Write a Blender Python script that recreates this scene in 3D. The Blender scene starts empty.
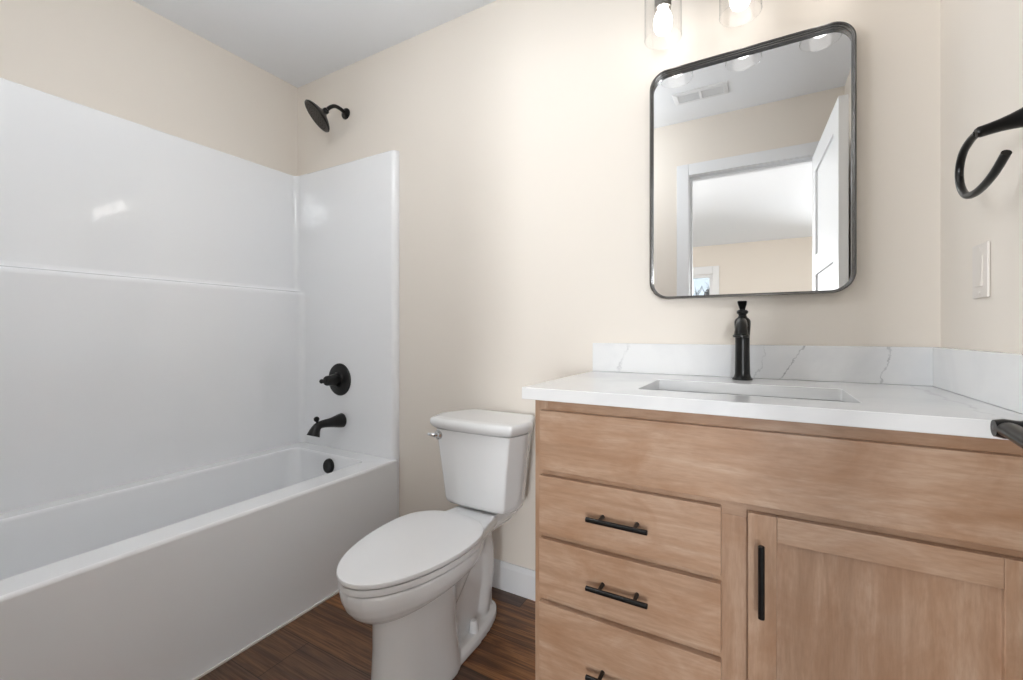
import bpy, bmesh, math, random
from mathutils import Vector, Matrix

S = bpy.context.scene
COL = S.collection
PI = math.pi

# ------------------------------------------------------------------ camera
CAMX, CAMY, CAMZ, YAW, FPX = 2.2740, -1.5522, 1.0541, 0.5174, 437.45
cd = bpy.data.cameras.new('camera')
cam = bpy.data.objects.new('camera', cd)
COL.objects.link(cam)
cam.location = (CAMX, CAMY, CAMZ)
cam.rotation_euler = (PI / 2, 0, YAW)
cd.sensor_width = 36.0
cd.lens = FPX / 1023 * 36.0
cd.shift_y = -7.38 / 1023
cd.clip_start = 0.01
S.camera = cam

# ------------------------------------------------------------------ world, added fill lights, exposure
w = bpy.data.worlds.new('sky')
S.world = w
w.use_nodes = True
bg = w.node_tree.nodes['Background']
bg.inputs[0].default_value = (0.74, 0.88, 1.0, 1)
bg.inputs[1].default_value = 0.19


def area_light(name, loc, rot, sx, sy, power, color):
    ld = bpy.data.lights.new(name, 'AREA')
    ld.shape = 'RECTANGLE'
    ld.size, ld.size_y = sx, sy
    ld.energy = power
    ld.color = color
    ld.spread = math.radians(95)
    o = bpy.data.objects.new(name, ld)
    COL.objects.link(o)
    o.location = loc
    o.rotation_euler = rot
    return o


# fill lights added outside two unseen, added windows in the far bedroom wall
FILL_TINT = (0.94, 0.97, 1.0)
area_light('fill_east', (3.60, -6.16, 1.30), (-PI / 2, 0, PI), 1.04, 1.46, 13, FILL_TINT)
area_light('fill_west', (-.40, -6.16, 1.30), (-PI / 2, 0, PI), 1.04, 1.46, 24, FILL_TINT)
BULB_STRENGTH = 1.25          # the three vanity bulbs
BEDROOM_FILL = 10.0            # unseen fill lamp added on the bedroom ceiling
BATH_FILL = 3.9              # unseen fill globe added in the bathroom, above the frame
S.view_settings.view_transform = 'Standard'
S.view_settings.look = 'None'
S.view_settings.gamma = 1.0
S.view_settings.use_curve_mapping = False
S.view_settings.exposure = 2.62


# ------------------------------------------------------------------ helpers: objects
def set_props(o, label=None, cat=None, group=None, kind=None):
    if label: o['label'] = label
    if cat: o['category'] = cat
    if group: o['group'] = group
    if kind: o['kind'] = kind
    return o


def thing(name, label, cat, loc=(0, 0, 0), group=None):
    o = bpy.data.objects.new(name, None)
    o.empty_display_size = 0.05
    COL.objects.link(o)
    o.location = loc
    return set_props(o, label, cat, group)


def world_offset(o):
    v = Vector((0, 0, 0))
    while o:
        v = v + Vector(o.location)
        o = o.parent
    return v


def obj(name, bm, m, parent=None, origin=None, sharp=35, wn=True):
    """link a bmesh given in world coordinates as one mesh object"""
    org = Vector(origin) if origin is not None else (world_offset(parent) if parent else Vector((0, 0, 0)))
    bmesh.ops.recalc_face_normals(bm, faces=bm.faces[:])
    bm.transform(Matrix.Translation(-org))
    me = bpy.data.meshes.new(name)
    bm.to_mesh(me)
    bm.free()
    for p in me.polygons: p.use_smooth = True
    me.set_sharp_from_angle(angle=math.radians(sharp))
    me.materials.append(m)
    o = bpy.data.objects.new(name, me)
    COL.objects.link(o)
    if parent:
        o.parent = parent
        if origin is not None: o.location = org - world_offset(parent)
    else:
        o.location = org
    if wn:
        md = o.modifiers.new('weighted', 'WEIGHTED_NORMAL'); md.keep_sharp = True; md.weight = 60
    return o


def struct(name, bm, m, parent=None, origin=None, label=None):
    o = obj(name, bm, m, parent, origin)
    if not parent: set_props(o, label, None, None, 'structure')
    return o


# ------------------------------------------------------------------ helpers: shapes
def NB(): return bmesh.new()


def merge(bm, t):
    me = bpy.data.meshes.new('tmp')
    t.to_mesh(me)
    t.free()
    bm.from_mesh(me)
    bpy.data.meshes.remove(me)


def box(bm, lo, hi, bev=0.0, seg=2):
    t = bmesh.new()
    bmesh.ops.create_cube(t, size=1)
    lo, hi = Vector(lo), Vector(hi)
    for v in t.verts:
        v.co = Vector(((lo[i] + hi[i]) / 2 + v.co[i] * (hi[i] - lo[i])) for i in range(3))
    if bev > 0:
        bmesh.ops.bevel(t, geom=t.edges[:], offset=bev, segments=seg, profile=0.5, affect='EDGES')
    merge(bm, t)
    return bm


def loft(bm, rings, cap0=True, cap1=True, closed=True, loop=False):
    vs = [[bm.verts.new(p) for p in r] for r in rings]
    n = len(rings[0])
    pairs = list(zip(vs, vs[1:])) + ([(vs[-1], vs[0])] if loop else [])
    for a, b in pairs:
        for i in range(n if closed else n - 1):
            j = (i + 1) % n
            try: bm.faces.new((a[i], a[j], b[j], b[i]))
            except ValueError: pass
    if not loop:
        if cap0: bm.faces.new(vs[0][::-1])
        if cap1: bm.faces.new(vs[-1])
    return bm


def frame_of(d):
    d = Vector(d).normalized()
    u = Vector((0, 0, 1)) if abs(d.z) < 0.9 else Vector((0, 1, 0))
    a = d.cross(u).normalized()
    b = a.cross(d).normalized()
    return a, b, d


def lathe(bm, prof, org, axis=(0, 0, 1), seg=32, cap=True):
    """prof: (radius, distance along axis)"""
    a, b, d = frame_of(axis)
    org = Vector(org)
    rings = []
    for r, h in prof:
        r = max(r, 1e-4)
        rings.append([org + d * h + (a * math.cos(2 * PI * i / seg) + b * math.sin(2 * PI * i / seg)) * r for i in range(seg)])
    return loft(bm, rings, cap, cap)


def tube(bm, pts, rad, seg=12, flat=None, up=None):
    """sweep a circle (or an ellipse: flat = second radius factor) along pts"""
    pts = [Vector(p) for p in pts]
    n = len(pts)
    if not hasattr(rad, '__len__'): rad = [rad] * n
    rings = []
    prev = None
    for i, p in enumerate(pts):
        d = (pts[min(i + 1, n - 1)] - pts[max(i - 1, 0)]).normalized()
        if prev is None:
            if up is not None:
                b = Vector(up)
                b = (b - d * b.dot(d)).normalized()
                a = b.cross(d)
            else:
                a, b, _ = frame_of(d)
        else:
            a = (prev - d * prev.dot(d)).normalized()
            b = d.cross(a).normalized()
        prev = a
        k = flat if flat else 1.0
        rings.append([p + a * math.cos(2 * PI * j / seg) * rad[i] + b * math.sin(2 * PI * j / seg) * rad[i] * k for j in range(seg)])
    return loft(bm, rings)


def spline(ctrl, n=10):
    """Catmull-Rom through tuples of any length"""
    c = [tuple(p) for p in ctrl]
    c = [c[0]] + c + [c[-1]]
    out = []
    for i in range(1, len(c) - 2):
        p0, p1, p2, p3 = c[i - 1], c[i], c[i + 1], c[i + 2]
        for k in range(n):
            t = k / n
            out.append(tuple(0.5 * (2 * b + (-a + cc) * t + (2 * a - 5 * b + 4 * cc - d) * t * t + (-a + 3 * b - 3 * cc + d) * t ** 3)
                             for a, b, cc, d in zip(p0, p1, p2, p3)))
    out.append(c[-2])
    return out


def round_poly(pts, rads, seg=6):
    """2-D polygon with filleted corners; every corner gives seg+1 points"""
    out = []
    n = len(pts)
    if not hasattr(rads, '__len__'): rads = [rads] * n
    for i in range(n):
        p = Vector(pts[i]); a = Vector(pts[i - 1]); b = Vector(pts[(i + 1) % n])
        u = (a - p).normalized(); v = (b - p).normalized()
        ang = math.acos(max(-1, min(1, u.dot(v))))
        r = rads[i]
        t = r / math.tan(ang / 2) if ang > 1e-3 else 0
        t = min(t, (a - p).length * 0.499, (b - p).length * 0.499)
        r2 = t * math.tan(ang / 2)
        c = p + (u + v).normalized() * (r2 / math.sin(ang / 2))
        s0 = p + u * t - c
        s1 = p + v * t - c
        a0 = math.atan2(s0.y, s0.x); a1 = math.atan2(s1.y, s1.x)
        da = (a1 - a0 + PI) % (2 * PI) - PI
        for k in range(seg + 1):
            aa = a0 + da * k / seg
            out.append((c.x + r2 * math.cos(aa), c.y + r2 * math.sin(aa)))
    return out


def rrect(x0, x1, y0, y1, r, seg=6):
    return round_poly([(x0, y0), (x1, y0), (x1, y1), (x0, y1)], r, seg)


def at_z(pl, z): return [Vector((p[0], p[1], z)) for p in pl]


# ------------------------------------------------------------------ helpers: materials
def lin(r, g, b):
    f = lambda c: (c / 255 / 12.92) if c / 255 <= 0.04045 else ((c / 255 + 0.055) / 1.055) ** 2.4
    return (f(r), f(g), f(b), 1)


class NT:
    def __init__(self, name):
        self.m = bpy.data.materials.new(name)
        self.m.use_nodes = True
        self.t = self.m.node_tree
        self.b = self.t.nodes['Principled BSDF']
        self.out = self.t.nodes['Material Output']

    def n(self, typ, **kw):
        x = self.t.nodes.new(typ)
        for k, v in kw.items(): setattr(x, k, v)
        return x

    def l(self, a, b): self.t.links.new(a, b)

    def put(self, sock, v):
        if hasattr(v, 'links'): self.l(v, sock)
        else: sock.default_value = v

    def math(self, op, a, b=0.0, c=None, clamp=False):
        x = self.n('ShaderNodeMath', operation=op, use_clamp=clamp)
        self.put(x.inputs[0], a); self.put(x.inputs[1], b)
        if c is not None: self.put(x.inputs[2], c)
        return x.outputs[0]

    def mix(self, f, a, b, mode='MIX'):
        x = self.n('ShaderNodeMix', data_type='RGBA', blend_type=mode)
        self.put(x.inputs[0], f); self.put(x.inputs[6], a); self.put(x.inputs[7], b)
        return x.outputs[2]

    def ramp(self, f, stops, interp='LINEAR'):
        x = self.n('ShaderNodeValToRGB')
        x.color_ramp.interpolation = interp
        e = x.color_ramp.elements
        while len(e) < len(stops): e.new(0.5)
        for i, (p, c) in enumerate(stops):
            e[i].position = p; e[i].color = c
        self.l(f, x.inputs[0])
        return x.outputs[0]

    def coord(self, scale=(1, 1, 1), loc=(0, 0, 0), kind='Object', rnd=0.0):
        tc = self.n('ShaderNodeTexCoord')
        mp = self.n('ShaderNodeMapping')
        mp.inputs['Scale'].default_value = scale
        mp.inputs['Location'].default_value = loc
        src = tc.outputs[kind]
        if rnd:
            oi = self.n('ShaderNodeObjectInfo')
            ad = self.n('ShaderNodeVectorMath', operation='ADD')
            mu = self.n('ShaderNodeVectorMath', operation='SCALE')
            cb = self.n('ShaderNodeCombineXYZ')
            for i in range(3): self.l(oi.outputs['Random'], cb.inputs[i])
            self.l(cb.outputs[0], mu.inputs[0]); mu.inputs['Scale'].default_value = rnd
            self.l(src, ad.inputs[0]); self.l(mu.outputs[0], ad.inputs[1])
            src = ad.outputs[0]
        self.l(src, mp.inputs[0])
        return mp.outputs[0]

    def noise(self, vec, scale=5, detail=4, rough=0.5, dist=0.0):
        x = self.n('ShaderNodeTexNoise')
        self.l(vec, x.inputs['Vector'])
        x.inputs['Scale'].default_value = scale; x.inputs['Detail'].default_value = detail
        x.inputs['Roughness'].default_value = rough; x.inputs['Distortion'].default_value = dist
        return x.outputs[0]

    def bump(self, h, strength=0.1, dist=0.001):
        x = self.n('ShaderNodeBump')
        x.inputs['Strength'].default_value = strength; x.inputs['Distance'].default_value = dist
        self.l(h, x.inputs['Height'])
        self.l(x.outputs[0], self.b.inputs['Normal'])


def plain(name, col, rough=0.5, metal=0.0, coat=0.0, spec=0.5, bump=None):
    m = NT(name)
    m.b.inputs['Base Color'].default_value = col
    m.b.inputs['Roughness'].default_value = rough
    m.b.inputs['Metallic'].default_value = metal
    m.b.inputs['Coat Weight'].default_value = coat
    m.b.inputs['Coat Roughness'].default_value = 0.05
    m.b.inputs['Specular IOR Level'].default_value = spec
    if bump:
        m.bump(m.noise(m.coord(), bump[0], 3), bump[1], bump[2])
    return m.m


def wood(name, vertical=False):
    m = NT(name)
    sc = (11, 7, 1.0) if vertical else (1.0, 7, 11)
    v = m.coord(sc, rnd=7.0)
    g = m.noise(v, 2.2, 6, 0.6, 1.1)
    fine = m.noise(m.coord((70, 40, 9) if vertical else (9, 40, 70), rnd=7.0), 3.0, 3, 0.6)
    blot = m.noise(m.coord((2.2, 2, 1.2) if vertical else (1.2, 2, 2.2), rnd=7.0), 4.0, 5, 0.65, 1.0)
    c1 = m.ramp(g, [(0.25, lin(162, 129, 104)), (0.5, lin(184, 152, 127)), (0.78, lin(200, 173, 151))])
    c2 = m.mix(m.ramp(blot, [(0.42, (0, 0, 0, 1)), (0.74, (.85, .85, .85, 1))]), c1, lin(162, 121, 90))
    c3 = m.mix(m.math('MULTIPLY', m.ramp(fine, [(0.40, (0, 0, 0, 1)), (0.72, (1, 1, 1, 1))]), 0.30), c2, lin(140, 105, 80))
    m.l(c3, m.b.inputs['Base Color'])
    m.b.inputs['Roughness'].default_value = 0.36
    m.b.inputs['Coat Weight'].default_value = 0.15
    m.b.inputs['Coat Roughness'].default_value = 0.25
    m.bump(fine, 0.06, 0.001)
    return m.m


def planks(name):
    """brown vinyl planks running along x, rows 0.174 m, staggered end joints"""
    m = NT(name)
    tc = m.n('ShaderNodeTexCoord')
    sp = m.n('ShaderNodeSeparateXYZ')
    m.l(tc.outputs['Object'], sp.inputs[0])
    X, Y = sp.outputs[0], sp.outputs[1]
    yr = m.math('DIVIDE', m.math('ADD', Y, 0.078), 0.174)
    row = m.math('FLOOR', yr)
    fy = m.math('SUBTRACT', yr, row)
    off = m.math('MULTIPLY_ADD', row, 0.438, 0.25)
    xr = m.math('DIVIDE', m.math('SUBTRACT', X, off), 1.22)
    col = m.math('FLOOR', xr)
    fx = m.math('SUBTRACT', xr, col)
    cb = m.n('ShaderNodeCombineXYZ')
    m.l(row, cb.inputs[0]); m.l(col, cb.inputs[1])
    wn = m.n('ShaderNodeTexWhiteNoise', noise_dimensions='2D')
    m.l(cb.outputs[0], wn.inputs['Vector'])
    h = wn.outputs['Value']
    gv = m.n('ShaderNodeCombineXYZ')
    m.l(m.math('MULTIPLY_ADD', h, 37.0, m.math('MULTIPLY', X, 0.9)), gv.inputs[0])
    m.l(m.math('MULTIPLY', Y, 9.0), gv.inputs[1])
    m.l(m.math('MULTIPLY', h, 11.0), gv.inputs[2])
    g = m.noise(gv.outputs[0], 1.7, 6, 0.6, 0.9)
    gv2 = m.n('ShaderNodeCombineXYZ')
    m.l(m.math('MULTIPLY', X, 2.2), gv2.inputs[0]); m.l(m.math('MULTIPLY', Y, 90.0), gv2.inputs[1]); m.l(h, gv2.inputs[2])
    fine = m.noise(gv2.outputs[0], 2.2, 4, 0.6)
    base = m.ramp(g, [(0.30, lin(48, 29, 18)), (0.39, lin(112, 74, 48)), (0.50, lin(160, 112, 76)), (0.60, lin(112, 78, 55)), (0.70, lin(166, 122, 90)), (0.80, lin(78, 50, 35))])
    grey = m.mix(0.62, base, lin(98, 84, 77))
    warm = m.mix(m.ramp(h, [(0.35, (0, 0, 0, 1)), (0.65, (1, 1, 1, 1))]), base, grey)
    c = m.mix(m.math('MULTIPLY', m.ramp(fine, [(0.42, (0, 0, 0, 1)), (0.70, (1, 1, 1, 1))]), 0.8), warm, lin(50, 31, 21))
    hv = m.n('ShaderNodeHueSaturation'); m.l(c, hv.inputs['Color']); m.l(m.math('MULTIPLY_ADD', wn.outputs['Value'], -0.5, 1.20), hv.inputs['Value']); hv.inputs['Saturation'].default_value = 1.06; c = hv.outputs[0]
    sy = m.math('LESS_THAN', m.math('MINIMUM', fy, m.math('SUBTRACT', 1.0, fy)), 0.008)
    sx = m.math('LESS_THAN', m.math('MINIMUM', fx, m.math('SUBTRACT', 1.0, fx)), 0.0012)
    c = m.mix(m.math('MULTIPLY', m.math('MAXIMUM', sx, sy), 0.75), c, lin(24, 17, 13))
    m.l(c, m.b.inputs['Base Color'])
    m.b.inputs['Roughness'].default_value = 0.38
    m.bump(fine, 0.12, 0.001)
    return m.m


def quartz(name, veins=()):
    """white quartz; veins = (x, z, slope, width, strength) thin wandering lines"""
    m = NT(name)
    v = m.coord((1, 1, 1))
    cl = m.noise(v, 3.5, 5, 0.55, 0.6)
    c = m.mix(m.ramp(cl, [(0.45, (0, 0, 0, 1)), (0.72, (1, 1, 1, 1))]), lin(238, 238, 238), lin(224, 225, 227))
    tc = m.n('ShaderNodeTexCoord')
    sp = m.n('ShaderNodeSeparateXYZ')
    m.l(tc.outputs['Object'], sp.inputs[0])
    wob = m.math('MULTIPLY', m.math('SUBTRACT', m.noise(v, 9, 6, 0.65), 0.5), 0.10)
    brk = m.noise(v, 22, 2)
    for x0, k, wd, st in veins:
        d = m.math('ABSOLUTE', m.math('ADD', m.math('SUBTRACT', m.math('MULTIPLY_ADD', sp.outputs[2], k, sp.outputs[0]), x0), wob))
        f = m.math('SUBTRACT', 1.0, m.math('DIVIDE', d, wd), clamp=True)
        f = m.math('MULTIPLY', f, m.math('MULTIPLY', m.ramp(brk, [(0.35, (0.25, 0.25, 0.25, 1)), (0.6, (1, 1, 1, 1))]), st))
        c = m.mix(f, c, lin(135, 136, 140))
    m.l(c, m.b.inputs['Base Color'])
    m.b.inputs['Roughness'].default_value = 0.12
    return m.m


def glow(name, col, strength):
    m = NT(name)
    e = m.n('ShaderNodeEmission')
    e.inputs[0].default_value = col; e.inputs[1].default_value = strength
    m.l(e.outputs[0], m.out.inputs['Surface'])
    return m.m


def thin_glass(name, tint=(1, 1, 1, 1), edge=0.55):
    """clear thin-walled glass: transparent, more mirror-like at grazing angles"""
    m = NT(name)
    tr = m.n('ShaderNodeBsdfTransparent')
    gl = m.n('ShaderNodeBsdfGlossy'); gl.inputs['Roughness'].default_value = 0.04
    lw = m.n('ShaderNodeLayerWeight'); lw.inputs['Blend'].default_value = 0.5
    f = m.math('MULTIPLY_ADD', m.math('POWER', lw.outputs['Facing'], 5.0), edge, 0.035)
    m.l(m.mix(m.math('POWER', lw.outputs['Facing'], 6.0), tint, (.45, .45, .46, 1)), tr.inputs[0])
    mx = m.n('ShaderNodeMixShader')
    m.l(f, mx.inputs[0]); m.l(tr.outputs[0], mx.inputs[1]); m.l(gl.outputs[0], mx.inputs[2])
    m.l(mx.outputs[0], m.out.inputs['Surface'])
    return m.m


WALL = plain('beige_paint', lin(236, 228, 218), 0.62, spec=0.3, bump=(260, 0.06, 0.001))
CEIL = plain('ceiling_paint', lin(247, 249, 252), 0.75, spec=0.2, bump=(220, 0.08, 0.001))
TRIM = plain('white_trim_paint', lin(236, 237, 239), 0.35)
DOORW = plain('white_door_paint', lin(238, 239, 240), 0.4)
ACRYL = plain('white_acrylic', lin(246, 247, 249), 0.075, coat=0.3, bump=(5.0, 0.05, 0.004))
PORC = plain('white_porcelain', lin(240, 241, 242), 0.10, coat=0.4)
SEATM = plain('white_seat_plastic', lin(238, 238, 239), 0.22)
BLACK = plain('matte_black_metal', lin(13, 12, 12), 0.28, 0.2, spec=0.45)
BRONZE = plain('dark_bronze_metal', lin(40, 36, 32), 0.38, 0.7)
FRAME = plain('brushed_dark_metal', lin(112, 111, 110), 0.24, 1.0)
NICKEL = plain('brushed_nickel', lin(150, 146, 140), 0.30, 1.0)
CHROME = plain('polished_chrome', lin(215, 215, 215), 0.08, 1.0)
SILVER = plain('mirror_silver', (0.90, 0.905, 0.905, 1), 0.0, 1.0)
WOODH = wood('stained_maple_grain_across')
WOODV = wood('stained_maple_grain_upright', True)
FLOOR = planks('brown_plank_flooring')
QTOP = quartz('white_quartz_top', [(0.42, 0.2, 0.006, 0.25), (0.78, -0.5, 0.005, 0.2)])
QSPL = quartz('white_quartz_splash', [(0.575, -0.62, 0.0035, 0.75), (0.815, -0.12, 0.0028, 0.6), (0.10, -0.25, 0.006, 0.3), (0.515, -0.3, 0.0025, 0.35)])
DUCT_SHADE = plain('painted_duct_shade', lin(32, 32, 34), 0.8)
GLASS = thin_glass('clear_shade_glass', (0.985, 0.985, 0.985, 1), 0.5)
PANE = thin_glass('window_pane_glass')
BULB = glow('lit_bulb', (1.0, 0.955, 0.91, 1), BULB_STRENGTH)
BEDROOM_FILL_GLOW = glow('bedroom_fill_glow', (1.0, 0.96, 0.9, 1), BEDROOM_FILL)
BATH_FILL_GLOW = glow('bath_fill_glow', (0.93, 0.97, 1.0, 1), BATH_FILL)
CAULK = plain('white_caulk', lin(240, 236, 230), 0.5)
PLASTIC = plain('white_switch_plastic', lin(230, 223, 216), 0.35)
CARPET = plain('grey_carpet', lin(128, 130, 134), 0.95, spec=0.1, bump=(500, 0.5, 0.003))
BARK = plain('grey_bark', lin(88, 88, 94), 0.9)
GRASS = plain('winter_lawn', lin(150, 150, 110), 0.95)

# ------------------------------------------------------------------ the setting
W, H, YF = 2.684, 2.438, -1.524        # right wall, ceiling, front wall face (bathroom side)
YB = -1.640                            # its bedroom side
BX0, BX1, BY0 = -1.20, 4.20, -6.08     # bedroom
DX0, DX1, DZ = 1.868, 2.572, 2.077     # door opening
WX0, WX1, WZ0, WZ1 = 0.70, 1.615, 0.48, 1.985   # bedroom window opening

bm = NB(); box(bm, (-0.1, YB, -0.06), (W + 0.1, 0.1, 0)); struct('floor', bm, FLOOR, label='dark brown wood plank floor of the bathroom')
bm = NB(); box(bm, (-0.1, YB, H), (W + 0.1, 0.1, H + 0.08)); struct('ceiling', bm, CEIL, label='pale grey bathroom ceiling')
bm = NB(); box(bm, (-0.1, 0, 0), (W + 0.1, 0.1, H)); struct('wall_back', bm, WALL, label='beige wall behind the toilet and vanity')
bm = NB(); box(bm, (-0.1, YF, 0), (0, 0, H)); struct('wall_left', bm, WALL, label='beige wall above the tub surround')
bm = NB(); box(bm, (W, YF, 0), (W + 0.1, 0, H)); struct('wall_right', bm, WALL, label='beige wall with the light switch')
bm = NB()
box(bm, (BX0, YB, 0), (DX0, YF, H)); box(bm, (DX1, YB, 0), (BX1, YF, H)); box(bm, (DX0, YB, DZ), (DX1, YF, H))
struct('wall_front', bm, WALL, label='beige wall with the door opening, seen in the mirror')

# bedroom beyond the door
bm = NB(); box(bm, (BX0 - .1, BY0 - .1, -0.06), (BX1 + .1, YB, 0)); struct('floor_bedroom', bm, CARPET, label='grey carpeted bedroom floor')
bm = NB(); box(bm, (BX0 - .1, BY0 - .1, H), (BX1 + .1, YB, H + .08)); struct('ceiling_bedroom', bm, CEIL, label='white bedroom ceiling seen in the mirror')
bm = NB()
WINS = ((-.92, .12, .57, 2.03), (WX0, WX1, WZ0, WZ1), (3.08, 4.12, .57, 2.03))  # first and last openings are added, unseen, for the fill lights
xs = BX0 - .1
for a, b, c, d in WINS:
    box(bm, (xs, BY0 - .1, 0), (a, BY0, H)); box(bm, (a, BY0 - .1, 0), (b, BY0, c)); box(bm, (a, BY0 - .1, d), (b, BY0, H)); xs = b
box(bm, (xs, BY0 - .1, 0), (BX1 + .1, BY0, H))
struct('wall_bedroom_back', bm, WALL, label='beige far bedroom wall with the window')
for side, x0, x1 in (('left', BX0 - .1, BX0), ('right', BX1, BX1 + .1)):
    bm = NB(); box(bm, (x0, BY0, 0), (x1, YB, H))
    struct('wall_bedroom_' + side, bm, WALL, label='beige bedroom wall on the ' + side)

# door trim: jamb lining and casing
bm = NB()
JT = 0.016
box(bm, (DX0, YB - .002, 0), (DX0 + .004, YF + .002, DZ)); box(bm, (DX1 - .004, YB - .002, 0), (DX1, YF + .002, DZ))
box(bm, (DX0 + .0042, YB - .002, DZ - .004), (DX1 - .0042, YF + .002, DZ))
# stops
box(bm, (DX0 + .004, -1.585, 0), (DX0 + .016, -1.565, DZ - .004), .002); box(bm, (DX0 + .016, -1.585, DZ - .018), (DX1 - .004, -1.565, DZ - .004), .002)
struct('trim_1', bm, TRIM, label='white door jamb lining')
for nm, ya, yb in (('trim_2', YF + .001, YF + JT), ('trim_3', YB - JT, YB - .001)):
    bm = NB()
    box(bm, (DX0 - .074, ya, 0), (DX0, yb, DZ + .074), .004); box(bm, (DX1, ya, 0), (DX1 + .074, yb, DZ + .074), .004)
    box(bm, (DX0 + .0003, ya, DZ), (DX1 - .0003, yb, DZ + .074), .004)
    struct(nm, bm, TRIM, label='white flat door casing')

# baseboards
def baseboard(name, p0, p1, label):
    (x0, y0), (x1, y1) = p0, p1
    bm = NB()
    d = Vector((x1 - x0, y1 - y0, 0)); n = Vector((d.y, -d.x, 0)).normalized()
    prof = [(0.001, 0), (.014, 0), (.014, .088), (.011, .096), (.008, .106), (.006, .112), (.001, .112)]
    loft(bm, [[Vector((x, y, 0)) + n * a + Vector((0, 0, z)) for a, z in prof] for x, y in ((x0, y0), (x1, y1))])
    struct(name, bm, TRIM, label=label)


baseboard('baseboard_back', (0.800, 0), (1.763, 0), 'white baseboard between the tub and the vanity')
baseboard('baseboard_front', (DX0 - .076, YF), (0.80, YF), 'white baseboard on the door wall')
baseboard('baseboard_right', (W, -.60), (W, YF + .02), 'white baseboard behind the open door')
baseboard('baseboard_bedroom', (BX1, BY0), (BX0, BY0), 'white baseboard of the bedroom')
bm = NB(); box(bm, (.784, -1.50, 0), (.790, -.032, .009), .002); struct('trim_4', bm, CAULK, label='thin white caulk strip along the tub apron')

# bedroom windows, the second and third added for fill: casing > frame with sashes, pane
for i, (a, b, c, d) in enumerate((WINS[1], WINS[0], WINS[2])):
    bm = NB()
    ya, yb = BY0 + .001, BY0 + .018
    wc = .094 if i == 0 else .07
    box(bm, (a - wc, ya, c - wc), (a, yb, d + .125), .004); box(bm, (b, ya, c - wc), (b + wc, yb, d + .125), .004)
    box(bm, (a, ya, d), (b, yb, d + .125), .004); box(bm, (a, ya, c - wc), (b, yb, c), .004)
    win = struct('window_%d' % (i + 1), bm, TRIM, label=('white framed bedroom window seen in the mirror', 'unseen left bedroom window added for fill light', 'unseen right bedroom window added for fill light')[i])
    bm = NB(); m_ = (c + d) / 2
    for p, q, r, t in ((a, a + .05, c, d), (b - .05, b, c, d), (a + .0502, b - .0502, c, c + .05), (a + .0502, b - .0502, d - .05, d), (a + .0502, b - .0502, m_ - .02, m_ + .02)):
        box(bm, (p, BY0 - .065, r), (q, BY0 - .02, t), .003)
    obj('window_frame', bm, TRIM, win)
    bm = NB(); box(bm, (a + .03, BY0 - .046, c + .03), (b - .03, BY0 - .040, d - .03)); obj('pane', bm, PANE, win)

# outside: lawn and a bare tree beyond the bedroom window
bm = NB(); box(bm, (-30, -60, -.9), (30, -6.4, -.5)); struct('ground', bm, GRASS, label='winter lawn outside the bedroom window')
rnd = random.Random(5)
bm = NB()


def branch(p, d, length, r, lev):
    pts = [p]
    n = 5
    for i in range(n):
        d = (d + Vector((rnd.uniform(-.22, .22), rnd.uniform(-.22, .22), rnd.uniform(-.05, .16)))).normalized()
        pts.append(pts[-1] + d * length / n)
    tube(bm, pts, [r * (1 - .5 * i / n) for i in range(n + 1)], 6)
    if lev < 4:
        for k in range(4 if lev < 3 else 3):
            q = pts[2 + k % 4]
            a = rnd.uniform(0, 2 * PI)
            e = (d * .55 + Vector((math.cos(a), math.sin(a), .35))).normalized()
            branch(q, e, length * .62, r * .52, lev + 1)


branch(Vector((.5, -15.0, -.5)), Vector((0, 0, 1)), 3.0, .17, 0)
t = obj('tree', bm, BARK, None, (.5, -15.0, -.5))
set_props(t, 'bare leafless tree outside the bedroom window, reflected in the mirror', 'tree')

# door leaf, swung open along the right wall (seen in the mirror)
HP = Vector((2.5335, -1.519, 0)); FP = Vector((2.5625, -.772, 0))
dirv = (FP - HP).normalized(); nrm = Vector((dirv.y, -dirv.x, 0))   # nrm points to the wall side (+x)
LW = (FP - HP).length


def door_pt(s, n, z): return HP + dirv * s + nrm * n + Vector((0, 0, z))


def door_box(bm, s0, s1, n0, n1, z0, z1, bev=.0):
    t = bmesh.new()
    box(t, (s0, n0, z0), (s1, n1, z1), bev)
    for v in t.verts: v.co = door_pt(v.co.x, v.co.y, v.co.z)
    merge(bm, t)


bm = NB()
ZT = 2.062
for s0, s1, z0, z1 in ((0, .115, .012, ZT), (LW - .115, LW, .012, ZT), (.115, LW - .115, 1.95, ZT), (.115, LW - .115, 1.375, 1.485), (.115, LW - .115, .012, .25)):
    door_box(bm, s0, s1, 0, .035, z0, z1, .0015)
for z0, z1 in ((.25, 1.375), (1.485, 1.95)):
    door_box(bm, .112, LW - .112, .010, .025, z0 - .003, z1 + .003)
door = struct('door_1', bm, DOORW, None, tuple(HP), label='white panelled door standing open against the right wall')
set_props(door, None, None, None, 'structure')
# lever handle set
hz = .944
hub = door_pt(LW - .068, 0, hz)
lev = NB()
lathe(lev, [(.032, 0), (.032, .004), (.028, .008), (.013, .012), (.0105, .03), (.0105, .034), (.0115, .044), (.0095, .052)], hub, -nrm, 24)
e0 = hub - nrm * .042
pts = spline([tuple(e0 + dirv * .010), tuple(e0 - dirv * .02), tuple(e0 - dirv * .07 - Vector((0, 0, .004))), tuple(e0 - dirv * .12 - Vector((0, 0, .006)))], 6)
tube(lev, pts, [.0055, .0090] + [.0105] * (len(pts) - 5) + [.010, .008, .004], 20, .8, up=(0, 0, 1))
lathe(lev, [(.032, 0), (.032, .004), (.028, .008), (.012, .012), (.0105, .045)], hub + nrm * .035, nrm, 24)
obj('door_handle', lev, BLACK, door)
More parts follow.
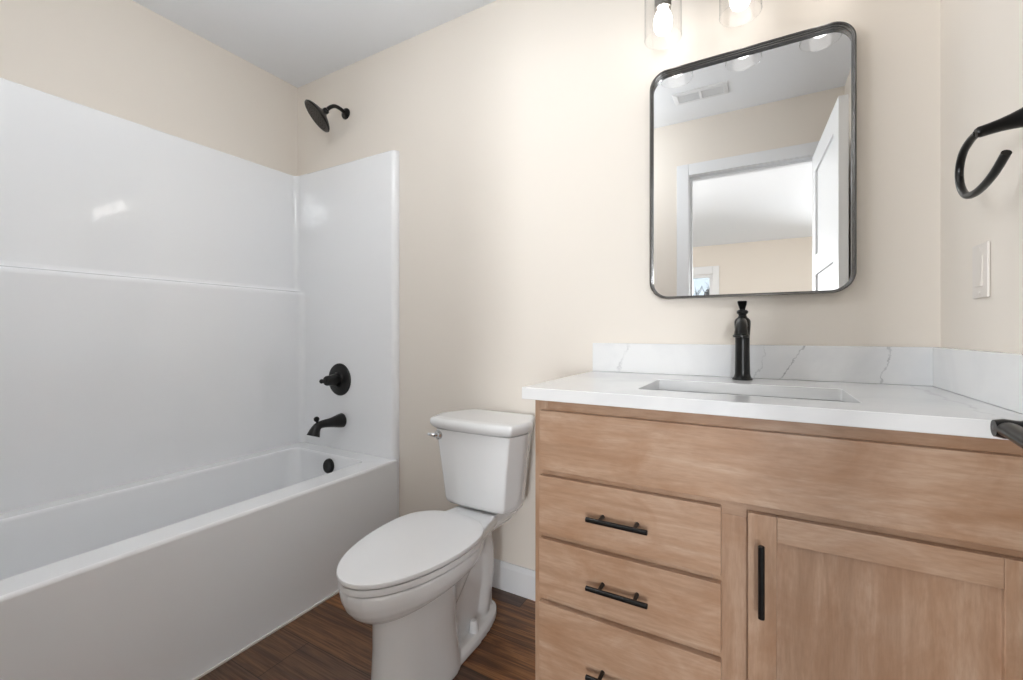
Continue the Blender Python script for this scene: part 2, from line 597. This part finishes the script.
# fill lamp added on the bedroom ceiling, out of view
lx, ly = 1.0, -3.0
t = thing('added_fill_lamp', 'unseen round white fill lamp added on the bedroom ceiling', 'lamp', (lx, ly, H))
bm = NB(); lathe(bm, [(.17, -.001), (.17, -.02), (.16, -.028), (.15, -.028)], (lx, ly, H), (0, 0, 1), 40); obj('base', bm, TRIM, t)
bm = NB(); lathe(bm, [(.149, -.0285), (.149, -.042), (.13, -.052), (.06, -.058), (.0, -.059)], (lx, ly, H), (0, 0, 1), 40); obj('diffuser', bm, BEDROOM_FILL_GLOW, t)
# fill globe on a short stem, added to brighten the bathroom, out of view
lx, ly, gr, gz = 1.28, -1.02, .12, -.31
t = thing('added_fill_lamp', 'unseen white globe fill lamp added on a short stem under the bathroom ceiling', 'lamp', (lx, ly, H))
bm = NB(); lathe(bm, [(.065, -.001), (.065, -.012), (.055, -.022), (.010, -.026), (.010, gz + gr + .02), (.045, gz + gr + .012), (.050, gz + gr - .012)], (lx, ly, H), (0, 0, 1), 32); obj('base', bm, TRIM, t)
bm = NB(); lathe(bm, [(gr * math.sin(k * PI / 18), gz + gr * math.cos(k * PI / 18)) for k in range(2, 19)], (lx, ly, H), (0, 0, 1), 40); obj('globe', bm, BATH_FILL_GLOW, t)

# ------------------------------------------------------------------ bathtub
TZ = .454
tub = thing('bathtub', 'white alcove bathtub with a flat apron below the shower surround', 'bathtub', (.39, -.76, 0))
sg = 8
out = lambda o, z: at_z(rrect(.004 + o, .783 - o, -1.519 + o, -.014 - o, .006, sg), z)
inn = lambda x0, x1, y0, y1, r, z: at_z(rrect(x0, x1, y0, y1, r, sg), z)
rings = [out(0, .002), out(.001, .03)]
rings += [at_z(rrect(.004, .7765 + .0015, -1.519, -.014, .006, sg), TZ - .012)]
for a in (20, 45, 70, 90):
    k = math.radians(a); o = .010 * (1 - math.cos(k)); z = TZ - .012 + .012 * math.sin(k)
    rings.append(at_z(rrect(.004 + o, .778 - o, -1.519 + o, -.014 - o, .006, sg), z))
ix0, ix1, iy0, iy1 = .158, .668, -1.42, -.116
rings.append(inn(ix0 - .006, ix1 + .006, iy0 - .006, iy1 + .006, .042, TZ))
rings.append(inn(ix0 - .001, ix1 + .001, iy0 - .001, iy1 + .001, .04, TZ - .003))
rings.append(inn(ix0 + .003, ix1 - .003, iy0 + .004, iy1 - .003, .04, TZ - .012))
rings.append(inn(ix0 + .018, ix1 - .018, iy0 + .06, iy1 - .018, .07, .30))
rings.append(inn(ix0 + .035, ix1 - .035, iy0 + .12, iy1 - .034, .09, .17))
rings.append(inn(ix0 + .055, ix1 - .055, iy0 + .16, iy1 - .055, .10, .125))
rings.append(inn(ix0 + .10, ix1 - .10, iy0 + .22, iy1 - .10, .10, .105))
bm = NB(); loft(bm, rings); obj('tub_shell', bm, ACRYL, tub, sharp=50)
bm = NB(); lathe(bm, [(.036, -.002), (.036, .006), (.032, .012), (.028, .013), (.012, .0105), (.001, .0105)], (.429, iy1 - .0080, .398), (0, -1, .12), 28); obj('overflow_cover', bm, BLACK, tub)
bm = NB(); lathe(bm, [(.033, 0), (.033, .004), (.028, .006), (.012, .006), (.010, .013), (.001, .013)], (.41, -.30, .104), (0, 0, 1), 24); obj('drain', bm, BLACK, tub)

# ------------------------------------------------------------------ shower surround
sur = thing('shower_surround', 'glossy white three sided shower surround standing on the tub', 'shower surround', (.39, -.76, TZ))
ST = 1.921
R = .030


def back_plan(off):
    pl = [(.001, -.001), (.120, -.001), (.120, -.030), (off + R, -.030)]
    for k in range(1, 8):
        a = PI / 2 + (PI / 2) * k / 8
        pl.append((off + R + R * math.cos(a), -.030 - R + R * math.sin(a)))
    pl += [(off, -.030 - R), (off, -1.494 + R)]
    for k in range(1, 8):
        a = PI + (PI / 2) * k / 8
        pl.append((off + R + R * math.cos(a), -1.494 + R + R * math.sin(a)))
    pl += [(off + R, -1.494), (.120, -1.494), (.120, -1.523), (.001, -1.523)]
    return pl


zo = [(TZ + .0003, .088), (1.255, .086), (1.266, .084), (1.273, .079), (1.277, .070), (1.279, .055), (1.282, .046), (1.290, .038), (1.302, .035), (ST - .006, .035), (ST - .001, .032), (ST, .027)]
bm = NB(); loft(bm, [at_z(back_plan(o), z) for z, o in zo]); obj('back_panel', bm, ACRYL, sur, sharp=50)
for sgn, yw in ((1, 0.0), (-1, -1.524)):
    pl = [(.120, -.001), (.120, -.030), (.738, -.030), (.748, -.0305), (.756, -.0295), (.763, -.026), (.769, -.020), (.773, -.012), (.775, -.001)]
    pl = [(x, y if sgn > 0 else -1.524 - y) for x, y in pl]
    bm = NB(); loft(bm, [at_z(pl, TZ + .0003), at_z(pl, ST - .003), at_z([(x - .002 * (x > .7), y + (.003 * sgn if abs(y - yw) > .01 else 0)) for x, y in pl], ST)])
    if sgn > 0: box(bm, (.60, -.0125, .002), (.775, -.001, TZ + .002), .003)
    obj('end_panel', bm, ACRYL, sur)

# ------------------------------------------------------------------ shower fittings
sh = thing('wall_shower', 'dark bronze shower head on a curved arm above the surround', 'shower head', (.402, -.0, 2.191))
bm = NB(); lathe(bm, [(.029, .001), (.029, .004), (.026, .009), (.016, .013), (.010, .016)], (.402, 0, 2.191), (0, -1, 0), 28); obj('wall_flange', bm, BLACK, sh)
arm = spline([(.402, -.004, 2.191), (.402, -.035, 2.201), (.402, -.070, 2.200), (.400, -.100, 2.180), (.395, -.118, 2.156)], 7)
bm = NB(); tube(bm, arm, .0095, 14); obj('shower_arm', bm, BLACK, sh)
ax = Vector((-.41, -.60, -.66)).normalized()
hp = Vector((.396, -.115, 2.160))
bm = NB(); lathe(bm, [(.010, -.006), (.015, -.003), (.016, .006), (.015, .012), (.020, .018), (.032, .025), (.050, .033), (.066, .042), (.077, .049), (.082, .056), (.080, .061), (.075, .062), (.074, .060)], hp, ax, 40)
hd = obj('head_shell', bm, BLACK, sh)
bm = NB(); lathe(bm, [(.0745, .0595), (.0745, .0612), (.060, .0622), (.0, .0630)], hp, ax, 40)
a_, b_, d_ = frame_of(ax)
for ring, cnt in ((.015, 6), (.030, 12), (.045, 18), (.060, 24)):
    for i in range(cnt):
        an = 2 * PI * i / cnt
        lathe(bm, [(.0024, 0), (.0020, .0035)], hp + d_ * .0612 + (a_ * math.cos(an) + b_ * math.sin(an)) * ring, ax, 6)
obj('spray_face', bm, plain('brown_nozzle_face', lin(36, 31, 25), .5), hd)

vl = thing('shower_valve', 'round black shower valve with a stub handle above the tub spout', 'shower valve', (.391, -.03, .813))
bm = NB(); lathe(bm, [(.083, .001), (.083, .004), (.080, .008), (.066, .012), (.040, .014), (.036, .018), (.034, .030)], (.391, -.03, .813), (0, -1, 0), 44); obj('escutcheon', bm, BLACK, vl)
bm = NB(); lathe(bm, [(.030, .026), (.031, .034), (.029, .046), (.026, .062), (.025, .080), (.021, .086), (.0, .087)], (.391, -.03, .813), (0, -1, 0), 32)
tube(bm, [(.391, -.098, .813), (.382, -.112, .812), (.375, -.124, .811)], [.014, .012, .010], 12)
lathe(bm, [(.0, -.012), (.009, -.008), (.012, 0), (.009, .008), (.0, .012)], (.374, -.126, .811), (-.5, -1, 0), 14)
obj('handle', bm, BLACK, vl)

sp = thing('tub_spout', 'black flared tub spout with a pull up diverter knob', 'tub spout', (.405, -.03, .604))
pts = spline([(.405, -.031, .604), (.405, -.050, .604), (.405, -.095, .604), (.405, -.140, .605), (.405, -.168, .600), (.405, -.185, .582), (.405, -.196, .556)], 6)
rr = [p[0] for p in spline([(.037,), (.034,), (.024,), (.0195,), (.0195,), (.024,), (.031,)], 6)]
bm = NB(); tube(bm, pts, rr, 24); obj('spout_body', bm, BLACK, sp)
bm = NB(); lathe(bm, [(.006, -.012), (.006, .010), (.010, .014), (.0135, .022), (.012, .030), (.006, .035), (.0, .036)], (.405, -.172, .612), (0, -.25, 1), 18); obj('diverter_knob', bm, BLACK, sp)

# ------------------------------------------------------------------ toilet
TX = 1.362
to = thing('toilet', 'white two piece toilet with closed lid between tub and vanity', 'toilet', (TX, -.40, 0))


def egg(tr, tf, hw, tw, z, n=48, e=2.0, er=2.5, tilt=0.0):
    out = []
    for i in range(n):
        a = 2 * PI * i / n
        c, s = math.cos(a), math.sin(a)
        ee = e if c > 0 else er
        t = tw + (tf - tw if c > 0 else tw - tr) * math.copysign(abs(c) ** (2 / ee), c)
        x = hw * math.copysign(abs(s) ** (2 / ee), s)
        out.append(Vector((TX + x, -t, z + tilt * max(0.0, (tf - t) / (tf - tr)))))
    return out


bm = NB()
loft(bm, [egg(.312, .792, .160, .49, .384), egg(.312, .792, .160, .49, .368), egg(.316, .789, .158, .49, .350), egg(.330, .779, .150, .50, .326, tilt=.01),
          egg(.350, .765, .139, .50, .307, tilt=.02), egg(.372, .747, .126, .51, .291, tilt=.035), egg(.395, .726, .112, .52, .279, tilt=.05), egg(.42, .69, .09, .53, .27, tilt=.05)])
loft(bm, [egg(.385, .702, .104, .50, 0), egg(.387, .701, .103, .50, .02), egg(.395, .694, .098, .51, .09), egg(.405, .690, .095, .515, .16), egg(.405, .690, .095, .515, .235), egg(.41, .688, .093, .52, .30)])
loft(bm, [egg(.118, .60, .092, .44, 0), egg(.120, .60, .091, .44, .024), egg(.135, .58, .080, .44, .036)])
wp = lambda k: round_poly([(TX - k, -.16), (TX + k, -.16), (TX + k, -.50), (TX - k, -.50)], .01, 3)
loft(bm, [at_z(wp(.040), .0), at_z(wp(.040), .36)])
tp = spline([(TX, -.50, .16), (TX, -.42, .19), (TX, -.35, .25), (TX, -.29, .305), (TX, -.235, .315), (TX, -.20, .265), (TX, -.195, .18), (TX, -.215, .09), (TX, -.235, .02)], 6)
tube(bm, tp, [.056] * len(tp), 20)
dk = lambda k, z: [Vector((TX + x, -t, z)) for x, t in round_poly([(-.10 * k, .05), (.10 * k, .05), (.084 * k, .20), (.118 * k, .35), (.10 * k, .44), (-.10 * k, .44), (-.118 * k, .35), (-.084 * k, .20)], .02, 4)]
loft(bm, [dk(.52, .315), dk(.80, .342), dk(.97, .364), dk(1.0, .374), dk(1.0, .398)])
body = obj('bowl', bm, PORC, to, sharp=180, wn=False)
rm = body.modifiers.new('fuse', 'REMESH'); rm.mode = 'VOXEL'; rm.voxel_size = .004; rm.use_smooth_shade = True
sm = body.modifiers.new('soften', 'SMOOTH'); sm.factor = .5; sm.iterations = 7


def slab(bm, tr, tf, hw, tw, z0, z1, b=.005, dome=0.0, n=72):
    rg = [(b, z0), (.3 * b, z0 + .3 * b), (0, z0 + b), (0, z1 - b), (.3 * b, z1 - .3 * b), (b, z1)]
    if dome: rg += [(.03, z1 + dome * .5), (.08, z1 + dome)]
    loft(bm, [egg(tr + o, tf - o, hw - o, tw, z, n) for o, z in rg])


bm = NB(); slab(bm, .318, .796, .162, .485, .388, .406, .003); obj('seat', bm, SEATM, to)
bm = NB(); slab(bm, .316, .800, .165, .485, .4095, .4235, .004, .0025)
obj('seat_lid', bm, SEATM, to)


def tank_plan(hb, hs, hf, tf, bow, ts=.155):
    pts = [(-hb, .025), (hb, .025), (hs, ts), (hf, tf - bow), (hf * .5, tf - bow * .15), (0, tf), (-hf * .5, tf - bow * .15), (-hf, tf - bow), (-hs, ts)]
    return [(TX + .002 + x, -t) for x, t in round_poly(pts, [.02, .02, .09, .010, .3, .3, .3, .010, .09], 6)]


bm = NB()
tk = lambda k: tank_plan(.105 + .035 * k, .160 + .030 * k, .126 + .034 * k, .238 + .020 * k, .006, .150 + .012 * k)
sh_in = lambda pl, d: [(TX + (x - TX) * (1 - d / .17), -.13 + (y + .13) * (1 - d / .11)) for x, y in pl]
loft(bm, [at_z(sh_in(tk(0), .030), .404), at_z(sh_in(tk(0), .012), .408), at_z(sh_in(tk(0.03), .003), .418), at_z(tk(.08), .432), at_z(tk(.5), .56), at_z(tk(.97), .690)])
obj('tank', bm, PORC, to, sharp=50)
bm = NB()
ldp = tank_plan(.146, .207, .178, .288, .020, .165)
loft(bm, [at_z(sh_in(ldp, .022), .6905), at_z(sh_in(ldp, .014), .6935), at_z(sh_in(ldp, .006), .702), at_z(sh_in(ldp, .001), .712), at_z(ldp, .722), at_z(sh_in(ldp, .002), .731), at_z(sh_in(ldp, .008), .7355), at_z(sh_in(ldp, .03), .737)])
obj('tank_lid', bm, PORC, to, sharp=50)
bm = NB()
lv = Vector((TX - .146, -.248, .668))
lathe(bm, [(.018, -.012), (.0185, .004), (.016, .010), (.010, .013), (.008, .022)], lv, (-.35, -1, 0), 20)
tube(bm, spline([tuple(lv + Vector((-.006, -.018, .0))), tuple(lv + Vector((-.02, -.022, .003))), tuple(lv + Vector((-.036, -.020, .003)))], 5), [.007] * 8 + [.006, .0055, .004], 12)
obj('flush_lever', bm, CHROME, to)
for s in (-1, 1):
    bm = NB(); lathe(bm, [(.017, -.01), (.017, .004), (.015, .024), (.013, .040), (.009, .045), (.0, .046)], (TX + s * .062, -.318, .028), (0, 0, 1), 20); obj('bolt_cap', bm, SEATM, to)

# ------------------------------------------------------------------ vanity cabinet
VX0, VX1, VF = 1.765, 2.681, -.533
va = thing('vanity_cabinet', 'light brown stained maple vanity with three drawers and one door', 'cabinet', ((VX0 + VX1) / 2, -.27, 0))
bm = NB()
box(bm, (VX0, VF + .019, .0), (VX0 + .016, -.002, .883), .0008); box(bm, (VX1 - .016, VF + .019, .0), (VX1, -.002, .883), .0008)
box(bm, (VX0 + .016, -.012, .11), (VX1 - .016, -.002, .883)); box(bm, (VX0 + .016, VF + .019, .114), (VX1 - .016, -.012, .13))
box(bm, (VX0 + .016, -.47, 0), (VX1 - .016, -.455, .114))
obj('cabinet_body', bm, WOODV, va)
bm = NB()
for x0, x1, z0, z1 in ((VX0, VX0 + .036, .110, .883), (2.185, 2.270, .1502, .6748), (VX1 - .036, VX1, .110, .883)):
    box(bm, (x0, VF, z0), (x1, VF + .0185, z1), .0008)
ff = obj('face_frame', bm, WOODV, va)
bm = NB()
for x0, x1, z0, z1 in ((VX0 + .036, VX1 - .036, .845, .883), (VX0 + .036, VX1 - .036, .675, .722), (VX0 + .036, 2.185, .525, .56), (VX0 + .036, 2.185, .36, .40), (VX0 + .036, VX1 - .036, .110, .15)):
    box(bm, (x0 + .0002, VF, z0), (x1 - .0002, VF + .0185, z1), .0008)
obj('frame_rail', bm, WOODH, va)
FY0, FY1 = -.552, -.5335


def pull(parent, c, axis, name='handle'):
    """black bar pull, 0.140 long, posts 0.076 apart"""
    bm = NB()
    a = Vector(axis)
    c = Vector(c)
    lathe(bm, [(.0045, -.0702), (.0058, -.0692), (.0058, .0692), (.0045, .0702)], c + Vector((0, -.033, 0)), a, 16)
    for s in (-1, 1):
        lathe(bm, [(.0052, .0002), (.0048, .003), (.0045, .033)], c + a * s * .040, (0, -1, 0), 12)
    return obj(name, bm, BLACK, parent)


bm = NB(); box(bm, (1.7865, FY0, .7075), (2.664, FY1, .8575), .0022); obj('false_front', bm, WOODH, va)
for z0, z1 in ((.549, .6925), (.390, .533), (.139, .371)):
    bm = NB(); box(bm, (1.7845, FY0, z0), (2.203, FY1, z1), .0022)
    dr = obj('drawer', bm, WOODH, va)
    pull(dr, (1.9915, FY0, (z0 + z1) / 2), (1, 0, 0))
bm = NB()
dx0, dx1, dz0, dz1, st = 2.252, 2.664, .139, .692, .050
box(bm, (dx0 + st - .004, FY0 + .0105, dz0 + st - .004), (dx1 - st + .004, FY1 - .003, dz1 - st + .004))
dd = obj('door', bm, WOODV, va)
for x0, x1 in ((dx0, dx0 + st), (dx1 - st, dx1)):
    bm = NB(); box(bm, (x0, FY0, dz0), (x1, FY1, dz1), .0018); obj('door_stile', bm, WOODV, dd)
for z0, z1 in ((dz1 - st, dz1), (dz0, dz0 + st)):
    bm = NB(); box(bm, (dx0 + st + .0002, FY0 + .0002, z0), (dx1 - st - .0002, FY1, z1), .0015); obj('door_rail', bm, WOODH, dd)
pull(dd, (2.2755, FY0, .574), (0, 0, 1))

# ------------------------------------------------------------------ countertop, splashes, sink, faucet
CT = .9144
SX0, SX1, SY0, SY1 = 2.009, 2.449, -.456, -.205
cx0, cx1, cy0, cy1 = 1.742, 2.6835, -.566, -.001
bm = NB()
R4 = lambda o, z: at_z(rrect(cx0 + o, cx1 - o, cy0 + o, cy1 - o, .003, 2), z)
I4 = lambda o, z: at_z(rrect(SX0 - o, SX1 + o, SY0 - o, SY1 + o, .010, 2), z)
loft(bm, [R4(.001, .8846), R4(0, .8856), R4(0, CT - .0015), R4(.0015, CT), I4(.001, CT), I4(0, CT - .001), I4(0, .8856), I4(.001, .8846)], loop=True)
o = obj('countertop', bm, QTOP, None, (2.2, -.28, .8846), sharp=30)
set_props(o, 'white quartz vanity countertop with a rectangular sink cutout', 'countertop')
bm = NB(); box(bm, (cx0, -.0205, CT + .0004), (cx1, -.001, 1.016), .0012)
o = obj('backsplash', bm, QSPL, None, (cx0, -.02, CT)); set_props(o, 'long white veined quartz backsplash strip behind the faucet', 'backsplash')
bm = NB(); box(bm, (W - .0205, cy0, CT + .0004), (W - .001, -.0212, 1.016), .0012)
o = obj('backsplash', bm, QTOP, None, (W - .01, -.3, CT)); set_props(o, 'short white quartz side splash along the right wall', 'backsplash')

sk = thing('sink', 'white rectangular undermount sink set in the quartz countertop', 'sink', ((SX0 + SX1) / 2, (SY0 + SY1) / 2, .74))
q = lambda o, r, z: at_z(rrect(SX0 + o, SX1 - o, SY0 + o, SY1 - o, r, 6), z)
bm = NB()
loft(bm, [q(-.022, .02, .8835), q(.002, .018, .8835), q(.004, .018, .880), q(.012, .03, .80), q(.022, .04, .765), q(.05, .05, .752), q(.10, .024, .748),
          q(.10, .024, .738), q(.045, .05, .742), q(.010, .04, .757), q(.0, .03, .80), q(-.008, .02, .872), q(-.022, .02, .874)], loop=True)
bm2 = q(.10, .024, .748)
f = [bm.verts.new(p) for p in q(.0995, .024, .7478)]; bm.faces.new(f)
obj('basin', bm, PORC, sk, sharp=60)
bm = NB(); lathe(bm, [(.030, 0), (.030, .003), (.024, .004), (.012, .004), (.011, .009), (.0, .010)], ((SX0 + SX1) / 2, (SY0 + SY1) / 2, .7482), (0, 0, 1), 24); obj('drain', bm, BLACK, sk)

FX, FYY = 2.2275, -.085
fa = thing('faucet', 'matte black single hole faucet standing behind the sink', 'faucet', (FX, FYY, CT))
bm = NB(); lathe(bm, [(.0275, .0006), (.0275, .003), (.0255, .006), (.0225, .009), (.0205, .018), (.0198, .05), (.0192, .10), (.0195, .130), (.0208, .150), (.0218, .165), (.0215, .174), (.0185, .180), (.0125, .185), (.0100, .190), (.0110, .194), (.0150, .197), (.0155, .203), (.0115, .207)], (FX, FYY, CT), (0, 0, 1), 32)
obj('faucet_body', bm, BLACK, fa)
pts = spline([(FX, FYY - .008, CT + .158), (FX, FYY - .040, CT + .168), (FX, FYY - .072, CT + .169), (FX, FYY - .094, CT + .160), (FX, FYY - .104, CT + .146), (FX, FYY - .107, CT + .133)], 6)
rr = [p[0] for p in spline([(.0150,), (.0135,), (.0130,), (.0140,), (.0160,), (.0180,)], 6)]
bm = NB(); tube(bm, pts, rr, 20)
lathe(bm, [(.0180, 0), (.0205, -.002), (.0205, -.006), (.018, -.0075), (.012, -.007), (.012, .004)], (FX, FYY - .107, CT + .134), (0, 0, 1), 24)
obj('spout', bm, BLACK, fa)
bm = NB()
loft(bm, [[Vector((FX + x, FYY + y - k * .012, CT + .204 + (z - .205) * .76)) for x, y in rrect(-a, a, -b, b, .3 * min(a, b), 4)] for a, b, z, k in
          ((.0080, .0080, .205, 0), (.0075, .0075, .212, 0), (.0090, .0100, .220, .2), (.0115, .0135, .230, .6), (.0125, .0150, .238, 1), (.0120, .0145, .2415, 1.1), (.0095, .0120, .2430, 1.1))])
obj('handle', bm, BLACK, fa)

# ------------------------------------------------------------------ mirror
MX0, MX1, MZ0, MZ1 = 1.947, 2.505, 1.167, 1.931
mi = thing('mirror', 'rounded rectangular wall mirror with a slim dark metal frame', 'mirror', ((MX0 + MX1) / 2, -.001, MZ0))
mr = lambda o, y: [Vector((p[0], y, p[1])) for p in rrect(MX0 + o, MX1 - o, MZ0 + o, MZ1 - o, .058 - o * .9, 12)]
bm = NB()
loft(bm, [mr(.002, -.001), mr(0, -.003), mr(0, -.030), mr(.001, -.032), mr(.0035, -.032), mr(.0045, -.031), mr(.005, -.024), mr(.0065, -.0235), mr(.0068, -.016), mr(.0085, -.0155), mr(.009, -.008), mr(.009, -.001)], loop=True)
obj('mirror_frame', bm, FRAME, mi, sharp=28)
bm = NB(); loft(bm, [mr(.0088, -.0060), mr(.0088, -.0085)]); obj('mirror_glass', bm, SILVER, mi, sharp=20)

# ------------------------------------------------------------------ vanity light
LY, LZ = -.135, 1.968
vlt = thing('vanity_light', 'three lamp vanity light with clear glass shades above the mirror', 'vanity light', (2.224, -.001, 2.20))
bm = NB(); box(bm, (2.110, -.026, 2.155), (2.338, -.001, 2.265), .004, 3); obj('backplate', bm, NICKEL, vlt)
bm = NB(); lathe(bm, [(.009, -.26), (.010, -.258), (.010, .258), (.009, .26)], (2.2235, -.075, 2.21), (1, 0, 0), 16)
lathe(bm, [(.012, 0), (.012, .05)], (2.2235, -.0255, 2.21), (0, -1, 0), 16)
obj('crossbar', bm, NICKEL, vlt)
for lx in (2.010, 2.2235, 2.437):
    bm = NB(); tube(bm, spline([(lx, -.075, 2.21), (lx, -.105, 2.215), (lx, -.128, 2.20), (lx, LY, 2.17)], 6), .007, 12); obj('lamp_arm', bm, NICKEL, vlt)
    bm = NB(); lathe(bm, [(.010, .215), (.024, .205), (.025, .195), (.025, .098), (.0235, .094), (.0205, .094), (.019, .104), (.0, .104)], (lx, LY, LZ), (0, 0, 1), 28)
    so = obj('socket', bm, NICKEL, vlt)
    bm = NB(); lathe(bm, [(.0140, .108), (.0150, .094), (.0195, .084), (.0255, .070), (.0285, .054), (.0275, .038), (.0215, .024), (.011, .0165), (.0, .015)], (lx, LY, LZ), (0, 0, 1), 24)
    obj('bulb', bm, BULB, so)
    bm = NB()
    lathe(bm, [(.026, .190), (.046, .1895), (.0525, .184), (.0545, .176), (.0545, .004), (.0552, .003), (.0552, .0005), (.0540, .0), (.0530, .001), (.0535, .003)], (lx, LY, LZ), (0, 0, 1), 48, cap=False)
    obj('glass_shade', bm, GLASS, vlt)

# ------------------------------------------------------------------ towel ring and switch on the right wall
TY = -.506
tr = thing('towel_ring', 'black open towel ring on a flared post above the countertop', 'towel ring', (W, TY, 1.425))
bm = NB()
pa = Vector((W - .001, TY, 1.417)); pb = Vector((2.595, TY, 1.396)); axn = (pb - pa)
L = axn.length
lathe(bm, [(.029, 0), (.029, .004), (.026, .010), (.0200, .020), (.0160, .032), (.0128, .046), (.0106, .060), (.0096, .074), (.0092, L - .004), (.0070, L), (.0, L + .001)], pa, axn, 28)
obj('post', bm, BLACK, tr)
c = spline([(2.599, TY + .002, 1.398), (2.597, TY + .030, 1.394), (2.596, TY + .058, 1.382), (2.596, TY + .074, 1.358), (2.596, TY + .070, 1.328), (2.596, TY + .046, 1.303), (2.596, TY + .010, 1.295), (2.596, TY - .030, 1.298), (2.596, TY - .068, 1.308), (2.597, TY - .102, 1.326)], 8)
bm = NB(); tube(bm, c, .0062, 14); obj('ring', bm, BLACK, tr)

sw = thing('light_switch', 'white rocker light switch plate on the right wall', 'light switch', (W, -.253, 1.185))
bm = NB(); box(bm, (W - .006, -.2900, 1.1275), (W - .0006, -.2165, 1.2425), .0022, 3); obj('wall_plate', bm, PLASTIC, sw)
bm = NB()
loft(bm, [[Vector((W - d, -.253 + s * .0165, 1.185 + z)) for d, z in ((.004, .033), (.0068, .033), (.0078, 0), (.0096, -.033), (.004, -.033))] for s in (-1, 1)]); obj('rocker', bm, PLASTIC, sw)
for z in (.047, -.047):
    bm = NB(); lathe(bm, [(.0034, 0), (.003, .0012), (.0, .0015)], (W - .006, -.253, 1.185 + z), (-1, 0, 0), 12); obj('screw', bm, PLASTIC, sw)

# ------------------------------------------------------------------ ceiling air vent (seen in the mirror)
vx0, vx1, vy0, vy1 = 1.826, 2.118, -1.272, -1.136
av = thing('air_vent', 'white rectangular ceiling air vent seen in the mirror', 'air vent', ((vx0 + vx1) / 2, (vy0 + vy1) / 2, H))
bm = NB()
b_ = .026
prof = lambda o, z: at_z(rrect(vx0 + o, vx1 - o, vy0 + o, vy1 - o, .002, 2), z)
loft(bm, [prof(0, H - .0008), prof(.003, H - .007), prof(b_ - .006, H - .011), prof(b_, H - .009), prof(b_, H - .0008)], loop=True)
xm = (vx0 + vx1) / 2
box(bm, (xm - .006, vy0 + b_, H - .010), (xm + .006, vy1 - b_, H - .0008))
obj('vent_frame', bm, TRIM, av)
bm = NB(); box(bm, (vx0 + b_ - .002, vy0 + b_ - .002, H - .0018), (vx1 - b_ + .002, vy1 - b_ + .002, H - .0006)); obj('duct_shade_sheet', bm, DUCT_SHADE, av)  # flat dark sheet, its colour stands in for shade inside the duct
bm = NB()
n = 6
for k in range(n):
    y = vy0 + b_ + (k + .5) * (vy1 - vy0 - 2 * b_) / n
    loft(bm, [[Vector((x, y - .0022, H - .0088)), Vector((x, y - .0014, H - .0092)), Vector((x, y + .0022, H - .0026)), Vector((x, y + .0014, H - .0023))] for x in (vx0 + b_, vx1 - b_)])
obj('louver', bm, TRIM, av)
